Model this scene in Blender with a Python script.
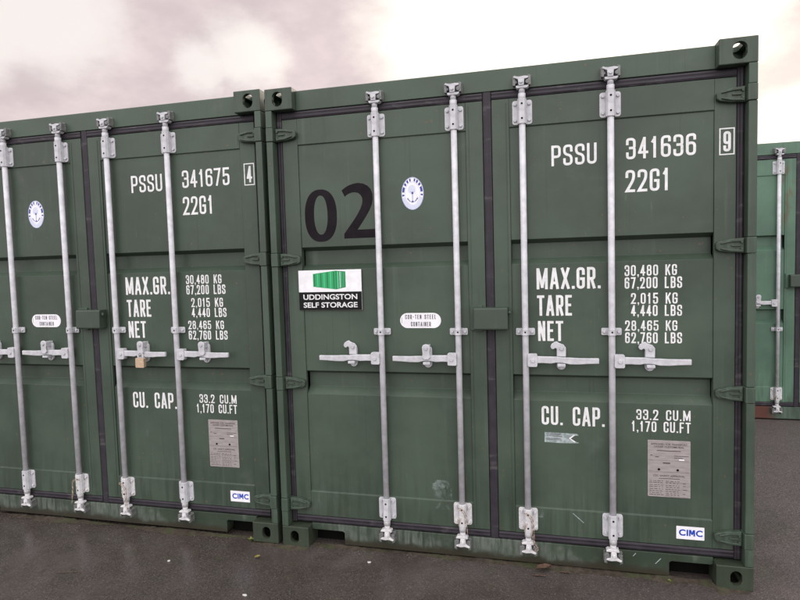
import bpy, bmesh, math, random
from mathutils import Vector, Matrix
PI = math.pi
for o in list(bpy.data.objects): bpy.data.objects.remove(o)
C = bpy.context.scene.collection
SC = bpy.context.scene
random.seed(7)

# ------------------------------------------------------------------ camera
CAM = Vector((1.499, -2.9922, 1.6083))
YAW, PITCH, ROLL, FPX = -0.24817, -0.061774, -0.028589, 579.97
def cam_axes():
    cy, sy, cp, sp = math.cos(YAW), math.sin(YAW), math.cos(PITCH), math.sin(PITCH)
    cr, sr = math.cos(ROLL), math.sin(ROLL)
    f = Vector((sy*cp, cy*cp, sp)); r0 = Vector((cy, -sy, 0)); u0 = r0.cross(f)
    return cr*r0 + sr*u0, -sr*r0 + cr*u0, f
RX, UX, FX = cam_axes()
cd = bpy.data.cameras.new('camera'); cam = bpy.data.objects.new('camera', cd); C.objects.link(cam)
cam.matrix_world = Matrix(((RX.x, UX.x, -FX.x, CAM.x), (RX.y, UX.y, -FX.y, CAM.y), (RX.z, UX.z, -FX.z, CAM.z), (0, 0, 0, 1)))
cd.sensor_width = 36; cd.lens = FPX/800*36; cd.clip_start = 0.05; cd.clip_end = 2000
SC.camera = cam
def sky_dir(px, py):
    return (FX + RX*((px-400)/FPX) - UX*((py-300)/FPX)).normalized()

# ------------------------------------------------------------------ sky
SUN_AZ, SUN_EL = math.radians(9), math.radians(19)      # azimuth from +Y towards +X
sun_to = Vector((math.sin(SUN_AZ)*math.cos(SUN_EL), math.cos(SUN_AZ)*math.cos(SUN_EL), math.sin(SUN_EL)))
W = bpy.data.worlds.new('World'); SC.world = W; W.use_nodes = True
nt = W.node_tree; nt.nodes.clear()
def wn(t, **k):
    n = nt.nodes.new(t)
    for a, b in k.items(): setattr(n, a, b)
    return n
def wmath(op, a, b=None, c=None, clamp=False):
    n = wn('ShaderNodeMath', operation=op, use_clamp=clamp)
    for i, v in enumerate((a, b, c)):
        if v is None: continue
        if isinstance(v, (int, float)): n.inputs[i].default_value = v
        else: nt.links.new(v, n.inputs[i])
    return n.outputs[0]
def wmix(f, a, b):
    n = wn('ShaderNodeMix', data_type='RGBA')
    for s, v in ((n.inputs[0], f), (n.inputs[6], a), (n.inputs[7], b)):
        if isinstance(v, (int, float)): s.default_value = v
        elif isinstance(v, tuple): s.default_value = (*v, 1)
        else: nt.links.new(v, s)
    return n.outputs[2]
def wsmooth(v, a, b):
    n = wn('ShaderNodeMapRange', interpolation_type='SMOOTHSTEP')
    nt.links.new(v, n.inputs[0]); n.inputs[1].default_value = a; n.inputs[2].default_value = b
    return n.outputs[0]
tc = wn('ShaderNodeTexCoord'); D = tc.outputs['Generated']
sky = wn('ShaderNodeTexSky', sky_type='NISHITA', sun_disc=False)
sky.sun_elevation = SUN_EL; sky.sun_rotation = SUN_AZ; sky.dust_density = 3
def wdot(d):
    n = wn('ShaderNodeVectorMath', operation='DOT_PRODUCT'); nt.links.new(D, n.inputs[0]); n.inputs[1].default_value = d
    return n.outputs['Value']
sep = wn('ShaderNodeSeparateXYZ'); nt.links.new(D, sep.inputs[0])
den = wmath('ADD', wmath('MAXIMUM', sep.outputs[2], 0.0), 0.35)
cmb = wn('ShaderNodeCombineXYZ')
nt.links.new(wmath('DIVIDE', sep.outputs[0], den), cmb.inputs[0]); nt.links.new(wmath('DIVIDE', sep.outputs[1], den), cmb.inputs[1])
def wnoise(scale, detail, rough, off):
    a = wn('ShaderNodeVectorMath', operation='ADD'); nt.links.new(cmb.outputs[0], a.inputs[0]); a.inputs[1].default_value = off
    n = wn('ShaderNodeTexNoise'); n.inputs['Scale'].default_value = scale; n.inputs['Detail'].default_value = detail
    n.inputs['Roughness'].default_value = rough; nt.links.new(a.outputs[0], n.inputs['Vector']); return n.outputs['Fac']
n1 = wnoise(2.6, 7, 0.55, (3.1, 1.7, 0)); n2 = wnoise(7.0, 5, 0.6, (8.3, 4.4, 2))
# bright breaks in the cloud deck, each a soft spot in a fixed direction, frayed by noise
def spot(px, py, inner, outer, amp=0.10):
    d = wdot(sky_dir(px, py))
    d = wmath('ADD', d, wmath('MULTIPLY', wmath('SUBTRACT', n1, 0.5), amp))
    d = wmath('ADD', d, wmath('MULTIPLY', wmath('SUBTRACT', n2, 0.5), amp*0.45))
    return wsmooth(d, math.cos(math.radians(outer)), math.cos(math.radians(inner)))
bright = spot(520, 0, 7, 16.5, .035)
for a in ((242, 54, .2, 4.6, .006), (205, 66, .1, 3.4, .004), (40, 2, 1, 7.5, .012), (-20, 30, 1, 5, .006), (795, 138, .5, 4.6, .005), (700, 0, 2, 8, .012)):
    bright = wmath('MAXIMUM', bright, spot(*a))
tone = wsmooth(wmath('ADD', wmath('MULTIPLY', n1, 0.65), wmath('MULTIPLY', n2, 0.35)), 0.40, 0.62)
cloud = wmix(tone, (7.1, 5.9, 6.0), (8.8, 7.35, 7.25))
glow = wsmooth(wdot(sun_to), math.cos(math.radians(40)), math.cos(math.radians(8)))
lit = wmix(glow, (10.0, 9.2, 8.8), (15.0, 13.9, 12.2))
cl = wmix(bright, cloud, lit)
# unseen deck above and behind the camera, brightened to light the doors
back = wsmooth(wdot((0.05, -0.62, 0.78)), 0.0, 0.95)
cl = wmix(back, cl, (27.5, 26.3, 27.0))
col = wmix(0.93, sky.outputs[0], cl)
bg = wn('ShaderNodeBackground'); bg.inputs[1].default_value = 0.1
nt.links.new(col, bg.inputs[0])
out = wn('ShaderNodeOutputWorld'); nt.links.new(bg.outputs[0], out.inputs[0])

sl = bpy.data.lights.new('sun', 'SUN'); sl.energy = 1.0; sl.angle = math.radians(14); sl.color = (1, .87, .74)
so = bpy.data.objects.new('sun', sl); C.objects.link(so)
so.rotation_euler = (-sun_to).to_track_quat('-Z', 'Y').to_euler()

SC.view_settings.view_transform = 'Standard'; SC.view_settings.look = 'None'
SC.view_settings.exposure = 0; SC.view_settings.gamma = 1
SC.view_settings.use_curve_mapping = False
SC.cycles.max_bounces = 8

# ------------------------------------------------------------------ materials
class Mat:
    def __init__(s, name):
        s.m = bpy.data.materials.new(name); s.m.use_nodes = True
        s.nt = s.m.node_tree; s.nt.nodes.clear()
        s.out = s.n('ShaderNodeOutputMaterial'); s.b = s.n('ShaderNodeBsdfPrincipled')
        s.nt.links.new(s.b.outputs[0], s.out.inputs[0])
        s.tc = s.n('ShaderNodeTexCoord')
    def n(s, t, **k):
        n = s.nt.nodes.new(t)
        for a, b in k.items(): setattr(n, a, b)
        return n
    def put(s, sock, v):
        if isinstance(v, (int, float)): sock.default_value = v
        elif isinstance(v, tuple): sock.default_value = (*v, 1) if len(v) == 3 and sock.type == 'RGBA' else v
        else: s.nt.links.new(v, sock)
    def math(s, op, a, b=0.0, clamp=False):
        n = s.n('ShaderNodeMath', operation=op, use_clamp=clamp); s.put(n.inputs[0], a); s.put(n.inputs[1], b); return n.outputs[0]
    def mix(s, f, a, b):
        n = s.n('ShaderNodeMix', data_type='RGBA'); s.put(n.inputs[0], f); s.put(n.inputs[6], a); s.put(n.inputs[7], b); return n.outputs[2]
    def step(s, v, a, b, lo=0.0, hi=1.0):
        n = s.n('ShaderNodeMapRange', interpolation_type='SMOOTHSTEP'); s.put(n.inputs[0], v)
        n.inputs[1].default_value = a; n.inputs[2].default_value = b; n.inputs[3].default_value = lo; n.inputs[4].default_value = hi
        return n.outputs[0]
    def noise(s, scale, detail=4, rough=.55, stretch=(1, 1, 1), off=(0, 0, 0)):
        mp = s.n('ShaderNodeMapping'); s.nt.links.new(s.tc.outputs['Object'], mp.inputs[0])
        mp.inputs['Scale'].default_value = stretch; mp.inputs['Location'].default_value = off
        n = s.n('ShaderNodeTexNoise'); n.inputs['Scale'].default_value = scale; n.inputs['Detail'].default_value = detail
        n.inputs['Roughness'].default_value = rough; s.nt.links.new(mp.outputs[0], n.inputs['Vector']); return n.outputs['Fac']
    def voro(s, scale, feat='F1'):
        n = s.n('ShaderNodeTexVoronoi', feature=feat); n.inputs['Scale'].default_value = scale
        s.nt.links.new(s.tc.outputs['Object'], n.inputs['Vector']); return n
    def xyz(s):
        n = s.n('ShaderNodeSeparateXYZ'); s.nt.links.new(s.tc.outputs['Object'], n.inputs[0]); return n.outputs
    def bump(s, h, strength, dist=.002):
        n = s.n('ShaderNodeBump'); n.inputs['Strength'].default_value = strength; n.inputs['Distance'].default_value = dist
        s.nt.links.new(h, n.inputs['Height']); s.nt.links.new(n.outputs[0], s.b.inputs['Normal'])
    def done(s, col, rough=.5, metal=0.0, spec=.5):
        s.put(s.b.inputs['Base Color'], col); s.put(s.b.inputs['Roughness'], rough)
        s.put(s.b.inputs['Metallic'], metal); s.put(s.b.inputs['Specular IOR Level'], spec)
        return s.m

def paint(name, base, seed, sill=False, red=False, stain=False, chips=True):
    m = Mat(name); o = (seed*3.7, seed*1.9, seed*2.3)
    dk = tuple(c*.82 for c in base); lt = tuple(c*1.14+.003 for c in base)
    big = m.noise(1.6, 5, .6, (1, 1, 1), o)
    c = m.mix(m.step(big, .35, .65), dk, lt)
    run = m.noise(2.0, 5, .6, (14, 14, .55), o)             # vertical run-off streaks
    c = m.mix(m.step(run, .56, .78, 0, .30), c, tuple(v*1.55+.02 for v in base))
    run2 = m.noise(3.0, 4, .6, (17, 17, .35), (o[1], o[0], o[2]))
    c = m.mix(m.step(run2, .60, .75, 0, .30), c, tuple(v*.45 for v in base))
    fine = m.noise(60, 4, .7)
    if chips:
        sp = m.noise(38, 3, .5, (1, 1, 1), (o[2], o[0], o[1]))
        c = m.mix(m.step(sp, .71, .73, 0, .7), c, (.13, .085, .05))
        scr = m.noise(5, 2, .5, (9, 9, 1.2), (o[0]+5, 2, 3))
        c = m.mix(m.math('MULTIPLY', m.step(scr, .74, .78), .10), c, (.24, .27, .25))
    if not sill:                                            # splash dirt and drips towards the foot of the doors
        z = m.xyz()[2]; drip = m.noise(4, 4, .6, (8, 8, .7), (o[2], 1, o[0]))
        f = m.math('MULTIPLY', m.step(z, .62, .12), m.step(drip, .42, .66))
        c = m.mix(m.math('MULTIPLY', f, .55), c, (.026, .036, .022))
        pale = m.noise(3.4, 5, .65, (1, 1, 1), (o[0], o[2], 4))
        c = m.mix(m.step(pale, .58, .74, 0, .16), c, (.14, .16, .14))
    if sill:
        x = m.xyz()
        ch = m.noise(3.2, 4, .6, (1, 1, .8), (o[0]+2, 1, 1)); st = m.noise(5, 4, .7, (9, 1, 1.1), o)
        f = m.math('MULTIPLY', m.step(ch, .40, .56), m.step(st, .32, .62))
        wob = m.math('MULTIPLY', m.math('SUBTRACT', m.noise(14, 3, .6), .5), .07)
        f = m.math('MULTIPLY', f, m.step(m.math('ADD', x[2], wob), .03, .055))
        c = m.mix(m.math('MULTIPLY', f, .72), c, (.15, .175, .148))
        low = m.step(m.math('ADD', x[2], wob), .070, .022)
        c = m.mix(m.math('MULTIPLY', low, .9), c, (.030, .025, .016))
    if red:
        x = m.xyz(); e = m.math('ADD', x[0], m.math('MULTIPLY', m.noise(9, 3), .12))
        c = m.mix(m.step(e, 1.13, 1.03), c, m.mix(big, (.085, .035, .026), (.13, .05, .036)))
    if stain:
        x = m.xyz()
        s1 = m.noise(7, 5, .65, (2.2, 1, .7), (4, 4, 1))
        f = m.math('MULTIPLY', m.step(s1, .46, .60), m.math('MULTIPLY', m.step(x[0], 1.03, 1.09), m.step(x[2], 1.75, 1.95)))
        f = m.math('MULTIPLY', f, m.step(x[0], 1.215, 1.17))
        c = m.mix(m.math('MULTIPLY', f, .75), c, (.12, .09, .05))
        s2 = m.noise(5, 3, .5, (1, 1, 2), (1, 7, 1))
        c = m.mix(m.step(s2, .68, .74, 0, .4), c, (.10, .09, .05))
    rip = m.noise(2.4, 3, .5, (1, 1, 1.6), (o[1], 3, o[0]))
    m.bump(m.math('ADD', m.math('MULTIPLY', fine, .10), m.math('ADD', m.math('MULTIPLY', m.noise(7, 3, .5), .35), m.math('MULTIPLY', rip, 3.0))), .30, .005)
    return m.done(c, m.math('ADD', m.step(big, .3, .7, .30, .42), m.math('MULTIPLY', fine, .10)), 0, .32)

DOORC = (.050, .073, .051)
P_DOOR = paint('dark_green_paint', DOORC, 1)
P_FRAME = paint('dark_green_frame_paint', (.051, .075, .053), 2)
P_SILL = paint('weathered_green_sill_paint', (.034, .050, .033), 3, sill=True)
P_DOOR2 = paint('dark_green_paint_second', (.048, .071, .050), 4)
P_MINT = paint('mid_green_paint', (.085, .160, .108), 6, stain=True)
P_MINTF = paint('mid_green_frame_paint', (.086, .158, .108), 7)
P_MINTS = paint('patched_red_sill_paint', (.10, .15, .11), 8, red=True)
P_LOW = paint('grimy_green_casting_paint', (.040, .052, .034), 10)
P_BOX = paint('faded_box_paint', (.046, .066, .048), 9)

m = Mat('galvanised_steel')
v = m.noise(26, 4, .6); g2 = m.noise(2.5, 4, .6, (4, 4, .5))
c = m.mix(m.step(v, .3, .7), (.43, .435, .455), (.56, .565, .585)); c = m.mix(m.step(g2, .56, .75, 0, .25), c, (.34, .32, .31))
m.bump(v, .1, .001)
ZINC = m.done(c, .42, .0, .4)
m = Mat('dirty_galvanised_steel')
v = m.noise(45, 4, .65); g2 = m.noise(18, 5, .7)
c = m.mix(m.step(v, .3, .7), (.50, .50, .51), (.66, .65, .65)); c = m.mix(m.step(g2, .56, .70, 0, .75), c, (.20, .125, .07))
m.bump(v, .2, .001)
ZINCD = m.done(c, .5, .0, .4)
m = Mat('grey_keeper_steel'); v = m.noise(40, 4)
KEEP = m.done(m.mix(m.step(v, .3, .7), (.11, .12, .11), (.20, .20, .20)), .5, .2)
m = Mat('black_rubber_gasket'); v = m.noise(14, 5, .6, (1, 1, 1)); 
c = m.mix(m.step(v, .35, .7), (.021, .018, .023), (.033, .029, .036))
d = m.noise(7, 4, .6, (1, 1, 3)); c = m.mix(m.step(d, .58, .72, 0, .5), c, (.11, .10, .10))
m.bump(v, .3, .003); GASK = m.done(c, m.step(v, .3, .7, .45, .62), 0, .30)
m = Mat('dark_steel_and_void_shade'); DARK = m.done(m.mix(m.noise(8), (.004, .004, .004), (.007, .007, .006)), .9, 0, .03)  # near black; also stands in for shade in sill notches and bracket holes
m = Mat('white_stencil_vinyl'); v = m.noise(30, 4, .6)
w2 = m.noise(110, 3, .6); c = m.mix(m.step(v, .35, .7), (.66, .67, .66), (.78, .78, .78)); c = m.mix(m.step(w2, .66, .72, 0, .55), c, (.20, .24, .20))
WHITE = m.done(c, .5, 0, .3)
m = Mat('white_sticker_film'); v = m.noise(22, 3)
STICK = m.done(m.mix(m.step(v, .3, .7), (.74, .74, .76), (.84, .84, .86)), .35, 0, .4)
m = Mat('black_vinyl'); v = m.noise(9, 4); BLACKV = m.done(m.mix(m.step(v, .3, .7), (.008, .006, .008), (.014, .011, .013)), .6, 0, .10)
m = Mat('sign_black'); BLK = m.done(m.mix(m.noise(8), (.004, .004, .004), (.007, .007, .007)), .6, 0, .2)
m = Mat('blue_ink'); BLUE = m.done(m.mix(m.noise(30), (.022, .03, .24), (.03, .045, .30)), .4, 0, .4)
m = Mat('pale_blue_ink'); PBLUE = m.done(m.mix(m.noise(40), (.36, .42, .66), (.46, .52, .74)), .4, 0, .4)
m = Mat('faint_blue_ink'); FBLUE = m.done(m.mix(m.noise(60), (.52, .56, .70), (.66, .70, .80)), .4, 0, .4)
m = Mat('logo_blue'); LBLUE = m.done(m.mix(m.noise(30), (.015, .05, .38), (.02, .06, .42)), .4, 0, .4)
m = Mat('grey_ink'); GINK = m.done(m.mix(m.noise(60), (.08, .08, .09), (.16, .15, .16)), .5, 0, .3)
m = Mat('brown_etch'); ETCH = m.done(m.mix(m.noise(60), (.06, .045, .045), (.13, .10, .10)), .5, .2, .3)
m = Mat('brushed_plate_metal'); v = m.noise(16, 4, .6, (1, 1, 6))
PLATE = m.done(m.mix(m.step(v, .3, .7), (.29, .26, .255), (.38, .345, .335)), .45, .2, .4)
m = Mat('logo_green'); x = m.noise(4, 2); LG1 = m.done(m.mix(x, (.018, .30, .10), (.022, .36, .12)), .4, 0, .4)
m = Mat('logo_light_green'); LG2 = m.done(m.mix(m.noise(4), (.05, .46, .19), (.06, .50, .21)), .4, 0, .4)
m = Mat('logo_dark_green'); LG3 = m.done(m.mix(m.noise(4), (.008, .15, .05), (.01, .18, .06)), .4, 0, .4)
m = Mat('brass'); v = m.noise(90, 4); m.bump(v, .2, .0005)
BRASS = m.done(m.mix(m.step(v, .3, .7), (.50, .36, .24), (.66, .50, .36)), .38, .55, .5)
m = Mat('rusty_wire'); v = m.noise(70, 3); WIRE = m.done(m.mix(v, (.22, .13, .07), (.50, .42, .34)), .5, .3)
m = Mat('white_tape_residue'); v = m.noise(40, 4, .7); TAPE = m.done(m.mix(m.step(v, .35, .65), (.20, .25, .235), (.40, .46, .46)), .3, 0, .5)
m = Mat('pale_scuff'); v = m.noise(28, 5, .7); t = m.n('ShaderNodeBsdfTransparent'); mx = m.n('ShaderNodeMixShader')
r_ = m.noise(9, 4, .6, (1, 1, .8)); f = m.math('MULTIPLY', m.step(v, .42, .62), m.step(r_, .42, .58)); f = m.math('MULTIPLY', f, .50)
m.nt.links.new(f, mx.inputs[0]); m.nt.links.new(t.outputs[0], mx.inputs[1]); m.nt.links.new(m.b.outputs[0], mx.inputs[2]); m.nt.links.new(mx.outputs[0], m.out.inputs[0])
SCUFF = m.done((.30, .36, .34), .6, 0, .3)
m = Mat('dry_leaf'); LEAF = m.done(m.mix(m.noise(30), (.12, .07, .05), (.24, .15, .11)), .7, 0, .3)
m = Mat('yellow_leaf'); YLEAF = m.done(m.mix(m.noise(30), (.30, .27, .06), (.45, .40, .12)), .6, 0, .3)
m = Mat('weed_green'); WEED = m.done(m.mix(m.noise(30), (.10, .14, .03), (.22, .25, .07)), .6, 0, .3)
m = Mat('paper'); PAPER = m.done(m.mix(m.noise(30), (.45, .44, .42), (.65, .64, .62)), .7, 0, .3)
m = Mat('grit_stone'); v = m.noise(8, 2); GRIT = m.done(m.mix(m.step(v, .35, .65), (.07, .058, .05), (.20, .175, .155)), .7, 0, .3)

# wet, worn tarmac
m = Mat('wet_tarmac')
x = m.xyz()
big = m.noise(.55, 5, .6); mid = m.noise(3.3, 5, .65); fine = m.noise(150, 4, .7); ag = m.voro(95); ag2 = m.voro(230)
c = m.mix(m.step(mid, .35, .68), (.039, .032, .028), (.060, .049, .043))
c = m.mix(m.step(big, .40, .62, 0, .35), c, (.038, .030, .026))
dry = m.step(m.math('ADD', x[0], m.math('MULTIPLY', m.math('SUBTRACT', mid, .5), .8)), 2.35, 3.0)
c = m.mix(m.math('MULTIPLY', dry, .62), c, (.098, .082, .077))
c = m.mix(m.math('MULTIPLY', m.step(fine, .52, .68), m.math('ADD', .34, m.math('MULTIPLY', dry, .5))), c, (.14, .118, .108))
c = m.mix(m.step(fine, .46, .33, 0, .5), c, (.028, .023, .021))
sp = m.n('ShaderNodeSeparateColor'); m.nt.links.new(ag.outputs['Color'], sp.inputs[0])
stone = m.math('MULTIPLY', m.step(sp.outputs[0], .86, .90), m.step(ag.outputs['Distance'], .50, .35))
c = m.mix(m.math('MULTIPLY', stone, .42), c, (.15, .128, .112))
sp2 = m.n('ShaderNodeSeparateColor'); m.nt.links.new(ag2.outputs['Color'], sp2.inputs[0])
c = m.mix(m.math('MULTIPLY', m.step(sp2.outputs[1], .66, .76), m.math('ADD', .25, m.math('MULTIPLY', dry, .45))), c, (.165, .14, .13))
c = m.mix(m.math('MULTIPLY', m.step(sp2.outputs[2], .70, .78), m.math('ADD', .2, m.math('MULTIPLY', dry, .4))), c, (.034, .027, .025))
moss = m.math('MULTIPLY', m.step(m.noise(4.5, 5, .65, (1, 1, 1), (2, 3, 0)), .60, .70), m.step(x[1], -.9, -.1))
c = m.mix(m.math('MULTIPLY', moss, .30), c, (.055, .06, .026))
wet = m.math('MULTIPLY', m.step(m.math('ADD', m.step(x[0], 1.6, -1.2, 0, .10), m.math('ADD', m.math('MULTIPLY', big, .5), m.math('MULTIPLY', m.noise(1.3, 4, .6, (1, 1, 1), (6, 2, 0)), .5))), .45, .58), m.math('SUBTRACT', 1.0, m.math('MULTIPLY', dry, .8)))
h = m.math('ADD', m.math('MULTIPLY', ag.outputs['Distance'], .5), m.math('MULTIPLY', fine, .8))
h = m.math('ADD', h, m.math('MULTIPLY', mid, 2.0))
bp = m.n('ShaderNodeBump'); m.put(bp.inputs['Strength'], m.math('SUBTRACT', .75, m.math('MULTIPLY', wet, .66))); bp.inputs['Distance'].default_value = .006
m.nt.links.new(h, bp.inputs['Height']); m.nt.links.new(bp.outputs[0], m.b.inputs['Normal'])
TARMAC = m.done(c, m.math('SUBTRACT', m.math('ADD', .52, m.math('MULTIPLY', mid, .3)), m.math('MULTIPLY', wet, .42)), 0, .5)

# ------------------------------------------------------------------ mesh helpers
class MB:
    def __init__(s): s.bm = bmesh.new()
    def _fin(s, vs, bev, mi, smooth=False, seg=2):
        bm = s.bm
        fs = list({f for v in vs for f in v.link_faces})
        for f in fs: f.material_index = mi; f.smooth = smooth
        if bev > 0:
            es = list({e for f in fs for e in f.edges})
            r = bmesh.ops.bevel(bm, geom=es, offset=bev, segments=seg, affect='EDGES', profile=.5, clamp_overlap=True)
            for f in r['faces']: f.material_index = mi
    def box(s, x0, x1, y0, y1, z0, z1, bev=.002, mi=0):
        return s.prism([(x0, z0), (x1, z0), (x1, z1), (x0, z1)], y0, y1, bev, mi)
    def prism(s, pts, y0, y1, bev=.002, mi=0, axis='Y', smooth=False):
        """a 2-D outline pushed along one axis: Y -> (x,z), X -> (y,z), Z -> (x,y)"""
        def P(a, b, t): return (a, t, b) if axis == 'Y' else ((t, a, b) if axis == 'X' else (a, b, t))
        A = [s.bm.verts.new(P(a, b, y0)) for a, b in pts]; B = [s.bm.verts.new(P(a, b, y1)) for a, b in pts]
        n = len(pts); fs = [s.bm.faces.new(A), s.bm.faces.new(B[::-1])]
        for i in range(n): fs.append(s.bm.faces.new((A[i], B[i], B[(i+1) % n], A[(i+1) % n])))
        bmesh.ops.recalc_face_normals(s.bm, faces=fs)
        s._fin(A+B, bev, mi, False, 2)
        return s
    def loft(s, secs, mi=0, bev=0, smooth=False):
        R = [[s.bm.verts.new(p) for p in q] for q in secs]; n = len(R[0]); fs = []
        for i in range(len(R)-1):
            for j in range(n): fs.append(s.bm.faces.new((R[i][j], R[i][(j+1) % n], R[i+1][(j+1) % n], R[i+1][j])))
        fs += [s.bm.faces.new(R[0][::-1]), s.bm.faces.new(R[-1])]
        bmesh.ops.recalc_face_normals(s.bm, faces=fs)
        for f in fs: f.material_index = mi; f.smooth = smooth
        if bev:
            es = list({e for f in fs for e in f.edges})
            r = bmesh.ops.bevel(s.bm, geom=es, offset=bev, segments=2, affect='EDGES', profile=.5, clamp_overlap=True)
            for f in r['faces']: f.material_index = mi
        return s
    def cyl(s, a, b, r, r2=None, seg=18, mi=0, smooth=True):
        a = Vector(a); b = Vector(b); r2 = r if r2 is None else r2
        d = (b-a).normalized(); t = Vector((0, 0, 1)) if abs(d.z) < .9 else Vector((1, 0, 0))
        u = d.cross(t).normalized(); w = d.cross(u)
        A = [s.bm.verts.new(a+(u*math.cos(2*PI*i/seg)+w*math.sin(2*PI*i/seg))*r) for i in range(seg)]
        B = [s.bm.verts.new(b+(u*math.cos(2*PI*i/seg)+w*math.sin(2*PI*i/seg))*r2) for i in range(seg)]
        fs = []
        for i in range(seg):
            f = s.bm.faces.new((A[i], A[(i+1) % seg], B[(i+1) % seg], B[i])); f.smooth = smooth; fs.append(f)
        fs += [s.bm.faces.new(A[::-1]), s.bm.faces.new(B)]
        for f in fs: f.material_index = mi
        bmesh.ops.recalc_face_normals(s.bm, faces=fs)
        return s
    def tube(s, pts, r, seg=6, mi=0):
        pts = [Vector(p) for p in pts]
        for i in range(len(pts)-1): s.cyl(pts[i], pts[i+1], r, seg=seg, mi=mi)
        return s
    def flat(s, pts, y, mi=0):
        """flat outline on a vertical face looking towards -Y; pts (x, z)"""
        f = s.bm.faces.new([s.bm.verts.new((a, y, b)) for a, b in pts]); f.normal_update()
        if f.normal.y > 0: f.normal_flip()
        f.material_index = mi; return s
    def build(s, name, mats, parent=None, loc=None):
        me = bpy.data.meshes.new(name); s.bm.normal_update(); s.bm.to_mesh(me); s.bm.free()
        for m_ in (mats if isinstance(mats, (list, tuple)) else [mats]): me.materials.append(m_)
        return link(name, me, parent, loc)
def link(name, me, parent=None, loc=None):
    o = bpy.data.objects.new(name, me); C.objects.link(o)
    if parent: o.parent = parent
    if loc: o.location = loc
    return o
def tag(o, label, cat, group=None):
    o['label'] = label; o['category'] = cat
    if group: o['group'] = group
    return o
def empty(name, loc, rz=0):
    o = bpy.data.objects.new(name, None); C.objects.link(o); o.location = loc; o.rotation_euler = (0, 0, rz); o.empty_display_size = .1
    return o
def stadium(cx, cz, w, h, n=8):
    r = min(w, h)/2; pts = []
    for k, (sx, sz, a0) in enumerate(((1, 1, 0), (-1, 1, 90), (-1, -1, 180), (1, -1, 270))):
        for i in range(n+1):
            a = math.radians(a0+90*i/n); pts.append((cx+sx*(w/2-r)+r*math.cos(a), cz+sz*(h/2-r)+r*math.sin(a)))
    q = []
    for p_ in pts:
        if not q or (abs(p_[0]-q[-1][0])+abs(p_[1]-q[-1][1])) > 1e-6: q.append(p_)
    if (abs(q[0][0]-q[-1][0])+abs(q[0][1]-q[-1][1])) < 1e-6: q.pop()
    return q
def rrect(x0, x1, z0, z1, r, n=5):
    pts = []
    for sx, sz, a0 in ((x1-r, z1-r, 0), (x0+r, z1-r, 90), (x0+r, z0+r, 180), (x1-r, z0+r, 270)):
        for i in range(n+1):
            a = math.radians(a0+90*i/n); pts.append((sx+r*math.cos(a), sz+r*math.sin(a)))
    return pts
def ell(cx, cz, a, b, n=48, t0=0, t1=360):
    return [(cx+a*math.cos(math.radians(t0+(t1-t0)*i/n)), cz+b*math.sin(math.radians(t0+(t1-t0)*i/n))) for i in range(n if t1-t0 == 360 else n+1)]

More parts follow.
